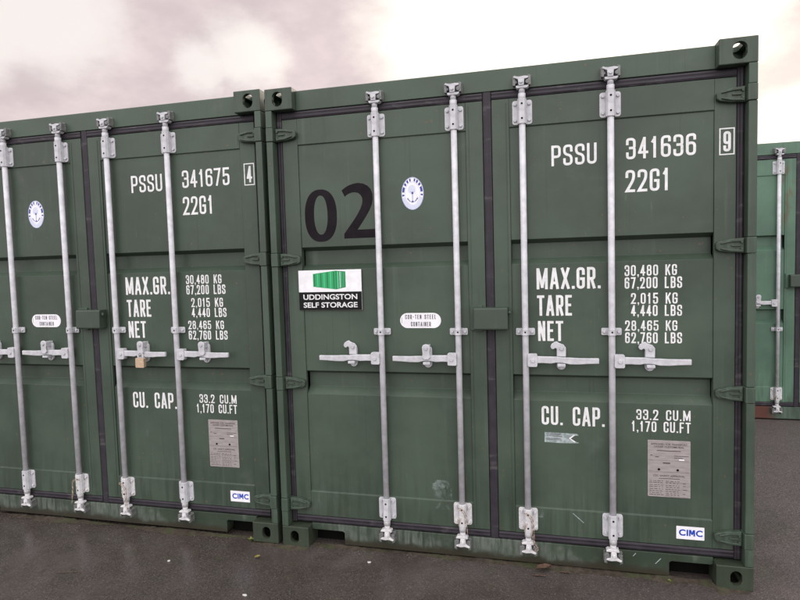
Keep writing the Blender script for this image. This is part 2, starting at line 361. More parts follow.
# ------------------------------------------------------------------ stencil letters (condensed gothic, drawn as mitred strokes)
S_ = 0  # marker for a sharp corner
GL = {
 '0': [([(0,0),(1,0),(1,1),(0,1)], 1)], 'O': [([(0,0),(1,0),(1,1),(0,1)], 1)],
 '1': [([(.55,0),(.55,1)], 0), ([(.5,.93),(.2,.80)], 0)],
 '2': [([(0,.74),(0,1),(1,1),(1,.60),(0,0,S_),(1,0)], 0)],
 '3': [([(0,.76),(0,1),(1,1),(1,.53),(.42,.53)], 0), ([(.42,.53),(1,.53),(1,0),(0,0),(0,.24)], 0)],
 '4': [([(.70,0),(.70,1)], 0), ([(.66,.98),(0,.28)], 0), ([(.0,.26),(1.05,.26)], 0)],
 '5': [([(.95,1),(.07,1,S_),(.04,.56)], 0), ([(.06,.60),(1,.62),(1,0),(0,0),(0,.24)], 0)],
 '6': [([(0,0),(1,0),(1,.58),(0,.58)], 1), ([(0,.3),(0,1),(1,1),(1,.80)], 0)],
 '7': [([(0,1),(1,1,S_),(.34,0)], 0)],
 '8': [([(0,0),(1,0),(1,.53),(0,.53)], 1), ([(.05,.53),(.95,.53),(.95,1),(.05,1)], 1)],
 '9': [([(0,.42),(1,.42),(1,1),(0,1)], 1), ([(1,.7),(1,0),(0,0),(0,.20)], 0)],
 'A': [([(0,0),(.44,1)], 0), ([(1,0),(.56,1)], 0), ([(.30,.26),(.70,.26)], 0)],
 'B': [([(0,0,S_),(1,0),(1,.53),(0,.53,S_)], 1), ([(0,.53,S_),(.95,.53),(.95,1),(0,1,S_)], 1)],
 'C': [([(1,.70),(1,1),(0,1),(0,0),(1,0),(1,.30)], 0)],
 'D': [([(0,0,S_),(1,0),(1,1),(0,1,S_)], 1)],
 'E': [([(.92,1),(0,1,S_),(0,0,S_),(.92,0)], 0), ([(.1,.52),(.75,.52)], 0)],
 'F': [([(.92,1),(0,1,S_),(0,0)], 0), ([(.1,.50),(.75,.50)], 0)],
 'G': [([(1,.74),(1,1),(0,1),(0,0),(1,0),(1,.46,S_),(.62,.46)], 0)],
 'I': [([(.5,0),(.5,1)], 0)],
 'K': [([(0,0),(0,1)], 0), ([(1,1),(.1,.38)], 0), ([(.42,.62),(1,0)], 0)],
 'L': [([(0,1),(0,0,S_),(.9,0)], 0)],
 'M': [([(0,0),(0,1)], 0), ([(.05,.98),(.5,.08)], 0), ([(.95,.98),(.5,.08)], 0), ([(1,0),(1,1)], 0)],
 'N': [([(0,0),(0,1)], 0), ([(.06,.98),(.94,.02)], 0), ([(1,0),(1,1)], 0)],
 'P': [([(0,0),(0,1)], 0), ([(.1,1),(1,1),(1,.44),(.1,.44)], 0)],
 'R': [([(0,0),(0,1)], 0), ([(.1,1),(1,1),(1,.46),(.1,.46)], 0), ([(.55,.44),(1,0)], 0)],
 'S': [([(1,.74),(1,1),(0,1),(0,.56),(1,.46),(1,0),(0,0),(0,.26)], 0)],
 'T': [([(-.05,1),(1.05,1)], 0), ([(.5,.95),(.5,0)], 0)],
 'U': [([(0,1),(0,0),(1,0),(1,1)], 0)],
 'X': [([(0,0),(1,1)], 0), ([(0,1),(1,0)], 0)],
 '-': [([(.1,.48),(.9,.48)], 0)],
}
WID = {'M': .58, 'I': .14, '1': .34, '-': .34, '.': .13, ',': .13, ' ': .36, 'L': .38, 'T': .40, 'F': .39, 'E': .39, 'A': .46, 'X': .44}
def rounded(pts, closed, rad, sx, sz):
    P = [(Vector((p_[0]*sx, p_[1]*sz)), len(p_) == 2) for p_ in pts]; n = len(P); q = []
    for i, (p_, soft) in enumerate(P):
        if (not closed and i in (0, n-1)) or not soft: q.append(p_); continue
        a, b = P[i-1][0], P[(i+1) % n][0]
        da, db = (a-p_), (b-p_); r = min(rad, da.length*.49, db.length*.49)
        s0 = p_+da.normalized()*r; s1 = p_+db.normalized()*r
        for k in range(6):
            t = k/5; q.append(s0*(1-t)**2 + p_*2*t*(1-t) + s1*t*t)
    return q
def stroke_mesh(mb, pts, closed, w, xf, y):
    n = len(pts)
    pts = list(pts)
    if not closed:
        pts[0] = pts[0] + (pts[0]-pts[1]).normalized()*w/2
        pts[-1] = pts[-1] + (pts[-1]-pts[-2]).normalized()*w/2
    Ls, Rs = [], []
    for i in range(n):
        a = pts[i-1] if (closed or i > 0) else None; b = pts[(i+1) % n] if (closed or i < n-1) else None
        d1 = (pts[i]-a).normalized() if a is not None else None; d2 = (b-pts[i]).normalized() if b is not None else None
        if d1 is None: d1 = d2
        if d2 is None: d2 = d1
        n1_ = Vector((-d1.y, d1.x)); n2_ = Vector((-d2.y, d2.x)); mt = n1_+n2_
        if mt.length < .2: mt = n1_.copy()
        mt.normalize(); k = w/2/max(mt.dot(n1_), .42)
        Ls.append(pts[i]+mt*k); Rs.append(pts[i]-mt*k)
    VL = [mb.bm.verts.new((*xf(p_)[:1], y, xf(p_)[1])) for p_ in Ls]; VR = [mb.bm.verts.new((xf(p_)[0], y, xf(p_)[1])) for p_ in Rs]
    for i in range(n if closed else n-1):
        j = (i+1) % n
        f = mb.bm.faces.new((VR[i], VR[j], VL[j], VL[i])); f.normal_update()
        if f.normal.y > 0: f.normal_flip()
def stencil(mb, text, x0, x1, zt, zb, y, stroke=.12, gap=.105, rad=.17, word=None):
    H = zt-zb; cur = 0; items = []
    for ch in text:
        wd = WID.get(ch, .42); items.append((ch, cur, wd)); cur += wd+gap
    tot = cur-gap; kx = (x1-x0)/tot
    k = 0
    if word is not None:
        j = 0; keep = []
        for it in items:
            if it[0] == ' ': j += 1
            elif j == word: keep.append(it)
        items = keep
    for ch, cx, wd in items:
        if ch == ' ': continue
        if ch in '.,':
            a = x0+cx*kx; b = a+stroke*H
            mb.flat([(a, zb), (b, zb), (b, zb+stroke*H*1.05), (a, zb+stroke*H*1.05)], y)
            if ch == ',': mb.flat([(a+stroke*H*.45, zb-.001), (b, zb-.001), (b-stroke*H*.35, zb-stroke*H*.9), (a+stroke*H*.15, zb-stroke*H*.9)], y)
            continue
        iw = wd*kx-stroke*H; ih = H-stroke*H
        ox, oz = x0+cx*kx+stroke*H/2, zb+stroke*H/2
        if iw < .01*H: iw = .0
        for pts, cl in GL[ch]:
            q = rounded(pts, cl == 1, rad*H if cl != 2 else .0001, iw, ih)
            # drop doubled points
            q2 = [q[0]]
            for p_ in q[1:]:
                if (p_-q2[-1]).length > 1e-5: q2.append(p_)
            if cl == 1 and (q2[0]-q2[-1]).length < 1e-5: q2.pop()
            stroke_mesh(mb, q2, cl == 1, stroke*H, lambda p_: (ox+p_.x, oz+p_.y), y-.00012*(k % 5)); k += 1

def font_mesh(mb, text, x0, x1, zt, zb, y, bold=0.0, mi=0):
    """built-in font outline, scaled into a box on a face that looks towards -Y"""
    cu = bpy.data.curves.new('t', 'FONT'); cu.body = text; cu.offset = bold; cu.resolution_u = 6
    o = bpy.data.objects.new('t', cu); C.objects.link(o)
    dg = bpy.context.evaluated_depsgraph_get(); me = bpy.data.meshes.new_from_object(o.evaluated_get(dg))
    xs = [v.co.x for v in me.vertices]; ys = [v.co.y for v in me.vertices]
    a, b, c_, d = min(xs), max(xs), min(ys), max(ys)
    vs = [mb.bm.verts.new((x0+(v.co.x-a)/(b-a)*(x1-x0), y, zb+(v.co.y-c_)/(d-c_)*(zt-zb))) for v in me.vertices]
    for p_ in me.polygons:
        try: f = mb.bm.faces.new([vs[i] for i in p_.vertices])
        except ValueError: continue
        f.normal_update(); f.material_index = mi
        if f.normal.y > 0: f.normal_flip()
    bpy.data.objects.remove(o); bpy.data.curves.remove(cu); bpy.data.meshes.remove(me)

# ------------------------------------------------------------------ container dimensions (metres, local: X along the door end, Y into the box, Z up)
CW, CH, CL = 2.438, 2.591, 6.058
ROD0 = [.623, 1.045, 1.391, 1.810]
RODS = ROD0
YF, YP, YB = .054, .061, .106            # door frame face, panel face, door back
YROD = .022; DY = .008               # rod axis in the hardware meshes, and how far the hardware is set back with the doors

# ------------------------------------------------------------------ shared hardware meshes (built once, placed many times)
def mesh_only(mb, mats, name):
    me = bpy.data.meshes.new(name); mb.bm.normal_update(); mb.bm.to_mesh(me); mb.bm.free()
    for m_ in mats: me.materials.append(m_)
    return me
def bracket_mesh(name, mat):
    b = MB()
    b.prism(rrect(-.049, .049, -.060, .060, .012, 3), .040, .0475, .0015)
    b.loft([[(-.022, .040, z), (-.022, .016, z), (-.013, .002, z), (.013, .002, z), (.022, .016, z), (.022, .040, z)] for z in (-.062, .062)], 0, .002)
    for sx in (-1, 1):
        for sz in (-1, 1):
            b.cyl((sx*.035, .041, sz*.040), (sx*.035, .030, sz*.040), .0085, .0065, 10)
    for sz in (-1, 1): b.cyl((0, .0025, sz*.036), (0, .0012, sz*.036), .0052, seg=10, mi=1)
    return mesh_only(b, [mat, DARK], name)
M_BRK, M_BRKD = bracket_mesh('rod_bracket', ZINC), bracket_mesh('rod_bracket_dirty', ZINCD)
def midbracket_mesh():
    b = MB()
    b.prism(rrect(-.048, .048, -.018, .018, .006, 3), .040, .0475, .0015)
    b.loft([[(-.020, .040, z), (-.020, .015, z), (-.012, .003, z), (.012, .003, z), (.020, .015, z), (.020, .040, z)] for z in (-.017, .017)], 0, .002)
    for sx in (-1, 1): b.cyl((sx*.034, .041, 0), (sx*.034, .031, 0), .008, .006, 10)
    b.cyl((0, .0035, 0), (0, .0020, 0), .0045, seg=10, mi=1)
    return mesh_only(b, [ZINC, DARK], 'guide_bracket')
M_MID = midbracket_mesh()
def cam_mesh(mat):
    """locking cam: neck, collar and a forked head; z measured up from the end of its bracket"""
    b = MB()
    b.cyl((0, YROD, -.01), (0, YROD, .030), .0185, seg=16)
    b.cyl((0, YROD, .030), (0, YROD, .064), .0150, seg=16)
    b.prism([(-.028, .059), (-.024, .053), (.026, .053), (.034, .060), (.034, .066), (-.028, .066)], .004, .040, .002)
    b.prism([(-.014, .066), (.011, .066), (.014, .096), (.031, .099), (.036, .107), (.012, .111), (-.012, .107), (-.035, .114), (-.041, .106), (-.017, .096)], .000, .030, .002)
    b.cyl((-.002, .002, .083), (-.002, -.008, .083), .009, .007, 10)
    b.cyl((.029, .034, .084), (.029, .002, .084), .0125, .010, 10, mi=1); b.cyl((-.030, .034, .086), (-.030, .010, .086), .009, .007, 8, mi=1)
    return mesh_only(b, [mat, KEEP], 'cam')
M_CAM, M_CAMD = cam_mesh(ZINC), cam_mesh(ZINCD)
def keeper_mesh(mat):
    b = MB()
    b.prism(rrect(-.046, .046, -.030, .030, .006, 3), .036, .0475, .0015)
    for sx in (-1, 1): b.prism([(sx*.030, -.026), (sx*.044, -.024), (sx*.044, .022), (sx*.030, .028)], .006, .037, .002)
    return mesh_only(b, [mat], 'cam_keeper')
M_KEEP = keeper_mesh(KEEP)
def handle_mesh(s):
    """lever for a rod at x=0, reaching out to side s; z=0 at its axis"""
    b = MB()
    b.prism(rrect(min(s*.010, s*.058), max(s*.010, s*.058), -.034, .032, .007, 3), .000, .034, .002)
    b.cyl((s*.036, .001, -.002), (s*.036, -.006, -.002), .011, .009, 10)
    sec = []
    for x_, h_, t_, zc, yc in ((.050, .036, .016, .002, .014), (.085, .034, .014, .002, .014), (.125, .036, .012, .001, .012), (.150, .030, .014, .004, .010),
                             (.185, .026, .016, .002, .006), (.215, .034, .013, -.001, .004), (.26, .032, .014, -.002, .003), (.31, .028, .016, .000, .002), (.356, .027, .016, .001, .001)):
        sec.append([(s*x_, yc-t_/2, zc-h_/2), (s*x_, yc+t_/2, zc-h_/2), (s*x_, yc+t_/2, zc+h_/2), (s*x_, yc-t_/2, zc+h_/2)])
    b.loft(sec, 0, .003)
    return mesh_only(b, [ZINC], 'handle')
M_HAND = {-1: handle_mesh(-1), 1: handle_mesh(1)}
def catch_mesh(opened):
    b = MB()
    b.prism(stadium(0, .000, .044, .118), .038, YP-DY-.0005, .002)
    b.prism([(-.019, -.036), (.019, -.036), (.019, -.022), (-.019, -.022)], -.006, .039, .002)       # lip under the lever
    b.cyl((0, .039, -.044), (0, .029, -.044), .0105, .008, 10)
    if opened:
        pts = [(-.021, .010), (.023, .010), (.024, .056), (.012, .072), (-.012, .080), (-.020, .088), (-.030, .086), (-.048, .074), (-.053, .061), (-.048, .050), (-.037, .047), (-.030, .054), (-.022, .050)]
        b.prism(pts, .026, .0375, .003)
        b.cyl((.002, .027, .052), (.002, .018, .052), .0105, .008, 10)
    else:
        b.prism([(-.016, .070), (-.022, .058), (-.019, .020), (-.024, .004), (-.010, -.008), (.012, -.008), (.021, .004), (.018, .026), (.022, .058), (.016, .070), (0, .075)], -.012, -.004, .003)
        b.prism([(-.014, .034), (.014, .034), (.014, .066), (-.014, .066)], -.005, YP-DY-.0005, .002)
        b.cyl((0, -.011, .052), (0, -.019, .052), .0105, .008, 10)
    return mesh_only(b, [ZINC], 'handle_catch')
M_CATCH = {True: catch_mesh(True), False: catch_mesh(False)}
def hinge_mesh(s, mat):
    """hinge blade pinned at the post, x measured inwards from the outer edge"""
    b = MB()
    X = lambda v: s*v
    b.prism([(X(.001), -.037), (X(.042), -.037), (X(.042), .037), (X(.001), .037)], -.0035, .060, .003)
    pts = [(.043, -.036), (.105, -.032), (.150, -.024), (.163, -.014), (.165, .010), (.155, .020), (.10, .032), (.043, .036)]
    b.prism([(X(a), c_) for a, c_ in pts], .026, YF-.0005, .004)
    b.prism([(X(a), c_) for a, c_ in [(.048, .018), (.10, .016), (.145, .008), (.145, .014), (.10, .028), (.048, .032)]], .018, .0265, .003)
    b.prism([(X(a), c_) for a, c_ in [(.048, -.032), (.10, -.028), (.145, -.016), (.145, -.010), (.10, -.016), (.048, -.019)]], .018, .0265, .003)
    b.prism([(X(a), c_) for a, c_ in [(.060, -.005), (.10, -.004), (.10, .004), (.060, .005)]], .019, .0265, .002)
    for zz in (.016, -.016): b.cyl((X(.056), .027, zz), (X(.056), .0165, zz), .006, .005, 10)
    return mesh_only(b, [mat], 'hinge')
def casting_mesh(mat, top, fx):
    """corner fitting, hollow, with an oval hole in its end face, its top or bottom and its side; fx = +1 for a fitting whose outer side is at low x"""
    def tmp(mb, name): return mb.build(name, mat)
    o = MB(); o.box(0, .162, 0, .178, 0, .118, .004); base = tmp(o, 'c')
    cutters = []
    i = MB(); i.box(.026, .136, .026, .152, .024, .094, 0); cutters.append(tmp(i, 'k'))
    cx = .075 if fx > 0 else .087
    h = MB(); h.prism(stadium(cx, .059, .061 if top else .052, .080 if top else .072), -.02, .06, 0); cutters.append(tmp(h, 'k'))
    h = MB(); h.prism([(a, b) for a, b in stadium(.081, .089, .064, .124)], .07 if top else -.02, .14 if top else .06, 0, axis='Z'); cutters.append(tmp(h, 'k'))
    h = MB(); h.prism(stadium(.089, .059, .079, .052), -.02 if fx > 0 else .12, .05 if fx > 0 else .19, 0, axis='X'); cutters.append(tmp(h, 'k'))
    for c_ in cutters:
        md = base.modifiers.new('b', 'BOOLEAN'); md.operation = 'DIFFERENCE'; md.object = c_; md.solver = 'EXACT'
    dg = bpy.context.evaluated_depsgraph_get(); me = bpy.data.meshes.new_from_object(base.evaluated_get(dg)); me.name = 'corner_casting'
    for q in [base]+cutters: bpy.data.objects.remove(q)
    return me

def corrug(n, L, depth):
    """trapezoid corrugation along a length L: list of (t, d)"""
    q = []; p_ = L/n
    for i in range(n): q += [(i*p_, 0), (i*p_+p_*.25, 0), (i*p_+p_*.5, depth), (i*p_+p_*.75, depth)]
    return q+[(L, 0)]

def container(name, loc, label, mats, spec):
    pd, pf, ps = mats
    root = empty(name, loc); tag(root, label, 'container', 'shipping containers standing door end outwards')
    G1 = spec.get('g1', (1.717, 1.697, 1.620, 1.590)); G2 = spec.get('g2', (1.017, 1.000, .921, .882))
    # ---- frame
    mesh_c = {(t, f): casting_mesh(pf if t else spec.get('low', P_LOW), t, f) for t in (True, False) for f in (1, -1)}
    for t in (True, False):
        for f in (1, -1):
            link('corner_casting', mesh_c[t, f], root, (0 if f > 0 else CW-.162, 0, CH-.118 if t else 0))
            r_ = link('corner_casting', mesh_c[t, f], root, (0 if f > 0 else CW-.162, CL, CH-.118 if t else 0)); r_.scale = (1, -1, 1)
    for s in (1, -1):
        X = (lambda v: v) if s > 0 else (lambda v: CW-v)
        b = MB()
        zc = [.118+.0005] + [z for h in (.243, .948, 1.650, 2.343) for z in (h-.0385, h+.0385)] + [CH-.1185]
        for k in range(0, len(zc), 2): b.box(min(X(.0005), X(.038)), max(X(.0005), X(.038)), .001, .070, zc[k], zc[k+1], .003)
        b.box(min(X(.0005), X(.100)), max(X(.0005), X(.100)), .105, .178, .1185, CH-.1185, .002)
        b.box(min(X(.0005), X(.036)), max(X(.0005), X(.036)), .0702, .1048, .1185, CH-.1185, .0)
        b.build('corner_post', pf, root)
        b = MB(); b.box(min(X(.0005), X(.10)), max(X(.0005), X(.10)), CL-.10, CL-.001, .1185, CH-.1185, .003); b.build('corner_post', pf, root)
    b = MB()
    b.prism([(YF-.001, 2.474), (YF-.001, 2.581), (.064, 2.584), (.13, 2.584), (.13, 2.474)], .1625, CW-.1625, .003, axis='X')
    hd = b.build('header', pf, root)
    b = MB()                                                    # sill with a notch beside each corner fitting
    prof = [(.163, .094), (.163, .127), (CW-.163, .127), (CW-.163, .094), (CW-.173, .090), (CW-.352, .090), (CW-.362, .082), (CW-.362, .014), (.362, .014), (.362, .082), (.352, .090), (.173, .090)]
    b.prism(prof, YF-.002, .13, .002)
    sl_ = b.build('sill', ps, root)
    # backing sheet behind the door joints so that no daylight shows through
    b = MB(); b.box(.036, CW-.036, .1085, .112, .128, 2.474, 0); b.build('door_backing', DARK, root)
    # ---- side walls, roof, floor, front wall
    for s in (0, 1):
        b = MB(); q = corrug(21, CL-.40, .036)
        x0 = .004 if s == 0 else CW-.004; sg = 1 if s == 0 else -1
        A = [(x0+sg*d, .20+t) for t, d in q]; B = [(x0+sg*(d+.003), .20+t) for t, d in q]
        b.prism(A+B[::-1], .16, CH-.062, 0, axis='Z')
        b.build('side_wall', pf, root)
        for z0, z1 in ((.03, .159), (CH-.0615, CH-.006)):
            b = MB(); b.box(.003 if s == 0 else CW-.055, .055 if s == 0 else CW-.003, .179, CL-.179, z0, z1, .003); b.build('side_rail', pf, root)
    b = MB(); q = corrug(26, CL-.30, .018); A = [(.15+t, CH-.030+d) for t, d in q]; B = [(.15+t, CH-.033+d) for t, d in q]
    b.prism(A+B[::-1], .0555, CW-.0555, 0, axis='X'); b.build('roof', pf, root)
    b = MB(); b.box(.1635, .3615, .132, .136, -.012, .1265, 0); b.build('notch_shade_plate', DARK, root); b = MB(); b.box(CW-.3615, CW-.1635, .132, .136, -.012, .1265, 0); b.build('notch_shade_plate', DARK, root)  # near-black sheets put in for the shade inside the sill notches
    b = MB(); b.box(.0555, CW-.0555, .1305, CL-.1, .13, .15, 0); b.build('floor', DARK, root)
    b = MB(); q = corrug(8, CW-.204, .036); A = [(.102+t, CL-.045+d) for t, d in q]; B = [(.102+t, CL-.048+d) for t, d in q]
    b.prism(A+B[::-1], .14, CH-.05, 0, axis='Z'); b.build('end_wall', pf, root)
    # ---- doors
    doors = []
    hz = (.243, .948, 1.650, 2.343); mh = {1: hinge_mesh(1, pf), -1: hinge_mesh(-1, pf)}
    for k in (0, 1):
        a, b_, c_, d = ((.072, .163, 1.102, 1.190), (1.237, 1.325, 2.272, 2.366))[k]
        m_ = MB()
        m_.box(a, b_, YF, YB, .172, 2.430, .003); m_.box(c_, d, YF, YB, .172, 2.430, .003)
        prof = [(YF, .1725), (YF, .311), (YP, .316), (YP, G2[3]), (YP+.043, G2[2]), (YP+.043, G2[1]), (YP, G2[0]), (YP, G1[3]), (YP+.043, G1[2]), (YP+.043, G1[1]), (YP, G1[0]),
                (YP, 2.283), (YF, 2.288), (YF, 2.4295), (YB, 2.4295), (YB, .1725)]
        m_.prism(prof, b_+.0003, c_-.0003, .0012, axis='X')
        # folded seam running down the inner stile
        xs = (c_+.016) if k == 0 else (b_-.016)
        m_.box(xs-.0015, xs+.0015, YF-.0022, YF, .19, 2.41, .001)
        dr = m_.build('door', pd, root); doors.append(dr)
        # rubber seal
        def lipped(mb, u0, u1, v0, v1, axis):
            n = [(0, .068), (.06, .057), (.28, .0530), (.44, .0542), (.56, .0542), (.72, .0525), (.94, .056), (1, .068), (1, .105), (0, .105)]
            if axis == 'X': mb.prism([(y_, v0+(v1-v0)*t) for t, y_ in n], u0, u1, .0008, axis='X')
            else: mb.prism([(u0+(u1-u0)*t, y_) for t, y_ in n], v0, v1, .0008, axis='Z')
        g = MB()
        xo = (.0385, .0715) if k == 0 else (2.3665, 2.3995)
        lipped(g, xo[0], xo[1], .129, 2.4725, 'Z')
        x0, x1 = (.0725, 1.190) if k == 0 else (1.237, 2.366)
        lipped(g, x0, x1, 2.4305, 2.4725, 'X'); lipped(g, x0, x1, .1285, .1715, 'X')
        if k == 0: lipped(g, 1.1905, 1.2365, .1285, 2.4725, 'Z')
        g.build('gasket', GASK, dr)
        for z in hz: link('hinge', mh[1 if k == 0 else -1], dr, (0 if k == 0 else CW, 0, z))
        for i in (2*k, 2*k+1):
            x_ = RODS[i]+spec.get('rodshift', 0)
            r = MB(); r.cyl((0, YROD+DY, .20), (0, YROD+DY, 2.40), .0158, seg=24)
            ro = r.build('lock_rod', ZINC, dr, (x_, 0, 0))
            link('rod_bracket', M_BRK, dr, (x_, DY, 2.353)); link('rod_bracket', M_BRKD if i in (1, 2) else M_BRK, dr, (x_, DY, .252))
            link('guide_bracket', M_MID, dr, (x_, DY, spec.get('mid', 1.243)))
            link('locking_cam', M_CAM, dr, (x_, DY, 2.411))
            cb = link('locking_cam', M_CAMD, dr, (x_, DY, .194)); cb.rotation_euler = (0, PI, 0)
            link('cam_keeper', M_KEEP, hd, (x_, DY, 2.503)); kb = link('cam_keeper', M_KEEP, sl_, (x_, DY, .092)); kb.rotation_euler = (0, PI, 0); kb.scale = (1, 1, .95)
            s = -1 if k == 0 else 1; zh = spec.get('handle', 1.100)
            link('handle', M_HAND[s], dr, (x_, DY, zh)); link('handle_catch', M_CATCH[spec['open'][i]], dr, (x_+s*((.170 if k == 0 else .176)+spec.get('out', 0)), DY, zh+.006))
    # ---- lock box over the door joint
    lz = spec.get('lockz', 1.314)
    b = MB()
    b.prism([(YF-.0005, lz-.058), (-.008, lz-.058), (-.014, lz-.052), (-.009, lz+.052), (-.003, lz+.058), (YF-.0005, lz+.058)], 1.132, 1.306, .004, axis='X')
    b.cyl((1.306, .014, lz+.030), (1.320, .014, lz+.030), .011, seg=10); b.cyl((1.320, .014, lz+.030), (1.320, -.002, lz+.026), .006, seg=8)
    b.build('lock_box', P_BOX if spec.get('dark', True) else pf, doors[1])
    b = MB(); b.prism([(1.108, lz-.064), (1.131, lz-.064), (1.131, lz-.072), (1.172, lz-.072), (1.172, lz+.068), (1.108, lz+.068)], YF-.014, YF-.0005, .002)
    b.build('lock_box_bracket', pf, doors[0])
    # ---- markings
    yl = YP-.0006
    if spec.get('serial'):
        def line(txt, x0, x1, zt, zb, dr, y=yl, **kw):
            for w_ in range(txt.count(' ')+1):
                q = MB(); stencil(q, txt, x0+sh, x1+sh, zt, zb, y, word=w_, **kw); q.build('lettering', WHITE, dr)
        R = doors[1]; sh = 0
        line('PSSU', 1.531, 1.747, 2.179, 2.077, R); line(spec['serial'], 1.883, 2.195, 2.188, 2.086, R); line('22G1', 1.880, 2.081, 2.034, 1.927, R)
        q = MB(); stencil(q, spec['check'], 2.310, 2.342, 2.184, 2.091, YF-.0007, stroke=.13)
        stroke_mesh(q, [Vector(p_) for p_ in ((2.2955, 2.078), (2.3555, 2.078), (2.3555, 2.197), (2.2955, 2.197))], True, .0055, lambda p_: (p_.x, p_.y), YF-.0007)
        q.build('lettering', WHITE, R)
        big = dict(stroke=.128, gap=.11, rad=.15)
        line('MAX.GR.', 1.450, 1.760, 1.567, 1.459, R, **big); line('TARE', 1.452, 1.624, 1.428, 1.323, R, **big); line('NET', 1.454, 1.578, 1.296, 1.193, R, **big)
        sh = spec.get('shift', 0)
        line('CU. CAP.', 1.466, 1.775, .854, .756, R, **big)
        sh = 0
        sm = dict(stroke=.135, gap=.13, rad=.16)
        line('30,480 KG', 1.874, 2.112, 1.5705, 1.5175, R, **sm); line('67,200 LBS', 1.874, 2.135, 1.511, 1.455, R, **sm)
        line('2,015 KG', 1.903, 2.115, 1.433, 1.379, R, **sm); line('4,440 LBS', 1.903, 2.135, 1.373, 1.319, R, **sm)
        line('28,465 KG', 1.875, 2.114, 1.297, 1.246, R, **sm); line('62,760 LBS', 1.875, 2.135, 1.238, 1.184, R, **sm)
        line('33.2 CU.M', 1.926, 2.174, .852, .800, R, **sm); line('1,170 CU.FT', 1.903, 2.174, .793, .740, R, **sm)
        # maker's sticker
        q = MB(); q.prism(rrect(2.109, 2.236, .208, .273, .002, 2), YF-.0006, YF+.0002, 0, mi=0); q.build('maker_sticker', STICK, R)
        # (its lettering sits 0.4 mm proud of the film)
        q = MB(); yc = YF-.0010
        font_mesh(q, 'C', 2.1205, 2.1515, .258, .225, yc, .035); q.flat([(2.1555, .2255), (2.1630, .2255), (2.1630, .2575), (2.1555, .2575)], yc); font_mesh(q, 'C', 2.1975, 2.2280, .258, .225, yc, .035)
        q.flat([(2.1665, .2255), (2.1735, .2255), (2.1735, .2575), (2.1665, .2575)], yc); q.flat([(2.1870, .2255), (2.1940, .2255), (2.1940, .2575), (2.1870, .2575)], yc)
        q.flat([(2.1680, .2575), (2.1760, .2575), (2.1840, .2330), (2.1768, .2330)], yc-.0002); q.flat([(2.1925, .2575), (2.1845, .2575), (2.1768, .2330), (2.1840, .2330)], yc-.0004); q.build('lettering', LBLUE, R)
        # data plate
        q = MB(); q.prism(rrect(1.978, 2.174, .413, .700, .004, 2), YP-.0025, YP+.0001, .0008)
        for x_ in (2.030, 2.116): q.cyl((x_, YP-.002, .553), (x_, YP-.006, .553), .006, .005, 10, mi=1)
        q.build('data_plate', [PLATE, DARK], R)
        q = MB(); y_ = YP-.0029
        font_mesh(q, 'APPROVED FOR TRANSPORT', 1.992, 2.160, .686, .676, y_, .02); font_mesh(q, 'UNDER CUSTOMS SEAL', 2.008, 2.146, .672, .663, y_, .02)
        font_mesh(q, 'CSC SAFETY APPROVAL', 2.004, 2.150, .526, .517, y_, .02)
        rr = random.Random(5)
        def rule(x0, x1, z, h=.0016): q.flat([(x0, z), (x1, z), (x1, z+h), (x0, z+h)], y_)
        rule(2.02, 2.13, .646, .004); rule(1.984, 2.168, .598, .0012); rule(2.048, 2.082, .583, .006); rule(1.99, 2.0, .622, .004); rule(2.012, 2.03, .614, .004)
        rule(2.10, 2.165, .622, .003); rule(2.10, 2.14, .612, .003); rule(1.984, 2.168, .541, .0012); rule(2.03, 2.125, .506, .003)
        for z in (.493, .484, .472, .463, .452, .442, .432, .423):
            x_ = 1.986
            while x_ < 2.045: w_ = rr.uniform(.006, .018); rule(x_, min(x_+w_, 2.05), z, .0028); x_ += w_+.004
            x_ = 2.062
            while x_ < 2.12: w_ = rr.uniform(.006, .016); rule(x_, min(x_+w_, 2.124), z, .0028); x_ += w_+.006
            if rr.random() < .5: rule(2.14, 2.14+rr.uniform(.008, .024), z, .0028)
        for z in (.492, .456, .419): rule(2.058, 2.166, z-.0035, .0010)
        q.build('lettering', ETCH, R)
        q = MB()
        for x0, x1, z in ((2.122, 2.146, .602),): q.flat([(x0, z), (x1, z), (x1, z+.006), (x0, z+.006)], y_-.0001)
        q.build('embossed_tag', STICK, R)
        # oval class emblem with its anchor
        L = doors[0]; cx, cz = .811, 1.983
        q = MB(); q.prism(ell(cx, cz, .0610, .0865), yl, YP+.0001, 0); q.build('emblem_sticker', STICK, L)
        q = MB()
        def ring(a0, b0, a1, b1, t0, t1, y_, mi):
            n = max(2, int((t1-t0)/8)); o_ = ell(cx, cz, a1, b1, n, t0, t1); i_ = ell(cx, cz, a0, b0, n, t0, t1)
            for k2 in range(len(o_)-1): q.flat([i_[k2], o_[k2], o_[k2+1], i_[k2+1]], y_, mi)
        ring(.0575, .0825, .0606, .0860, 0, 359.99, yl-.0004, 1); ring(.0405, .0600, .0420, .0615, 0, 359.99, yl-.0004, 1)
        ring(.0440, .0640, .0560, .0800, 196, 344, yl-.0004, 2)
        for t0, t1 in ((-10, -3), (6, 28), (36, 46), (54, 64), (71, 80), (99, 108), (116, 126), (134, 144), (152, 174), (183, 190)): ring(.0450, .0650, .0565, .0805, t0, t1, yl-.0004, 0)
        q.flat(ell(cx-.004, cz+.022, .020, .023, 20), yl-.0005, 2)
        q.flat([(cx-.003, cz-.048), (cx+.003, cz-.048), (cx+.0025, cz+.010), (cx-.0025, cz+.010)], yl-.0008, 1)
        q.flat(ell(cx, cz+.002, .0055, .0065, 12), yl-.0010, 0); q.flat([(cx-.014, cz+.011), (cx+.014, cz+.011), (cx+.014, cz+.0075), (cx-.014, cz+.0075)], yl-.0007, 1)
        an = ell(cx, cz-.020, .027, .026, 18, 200, 340)
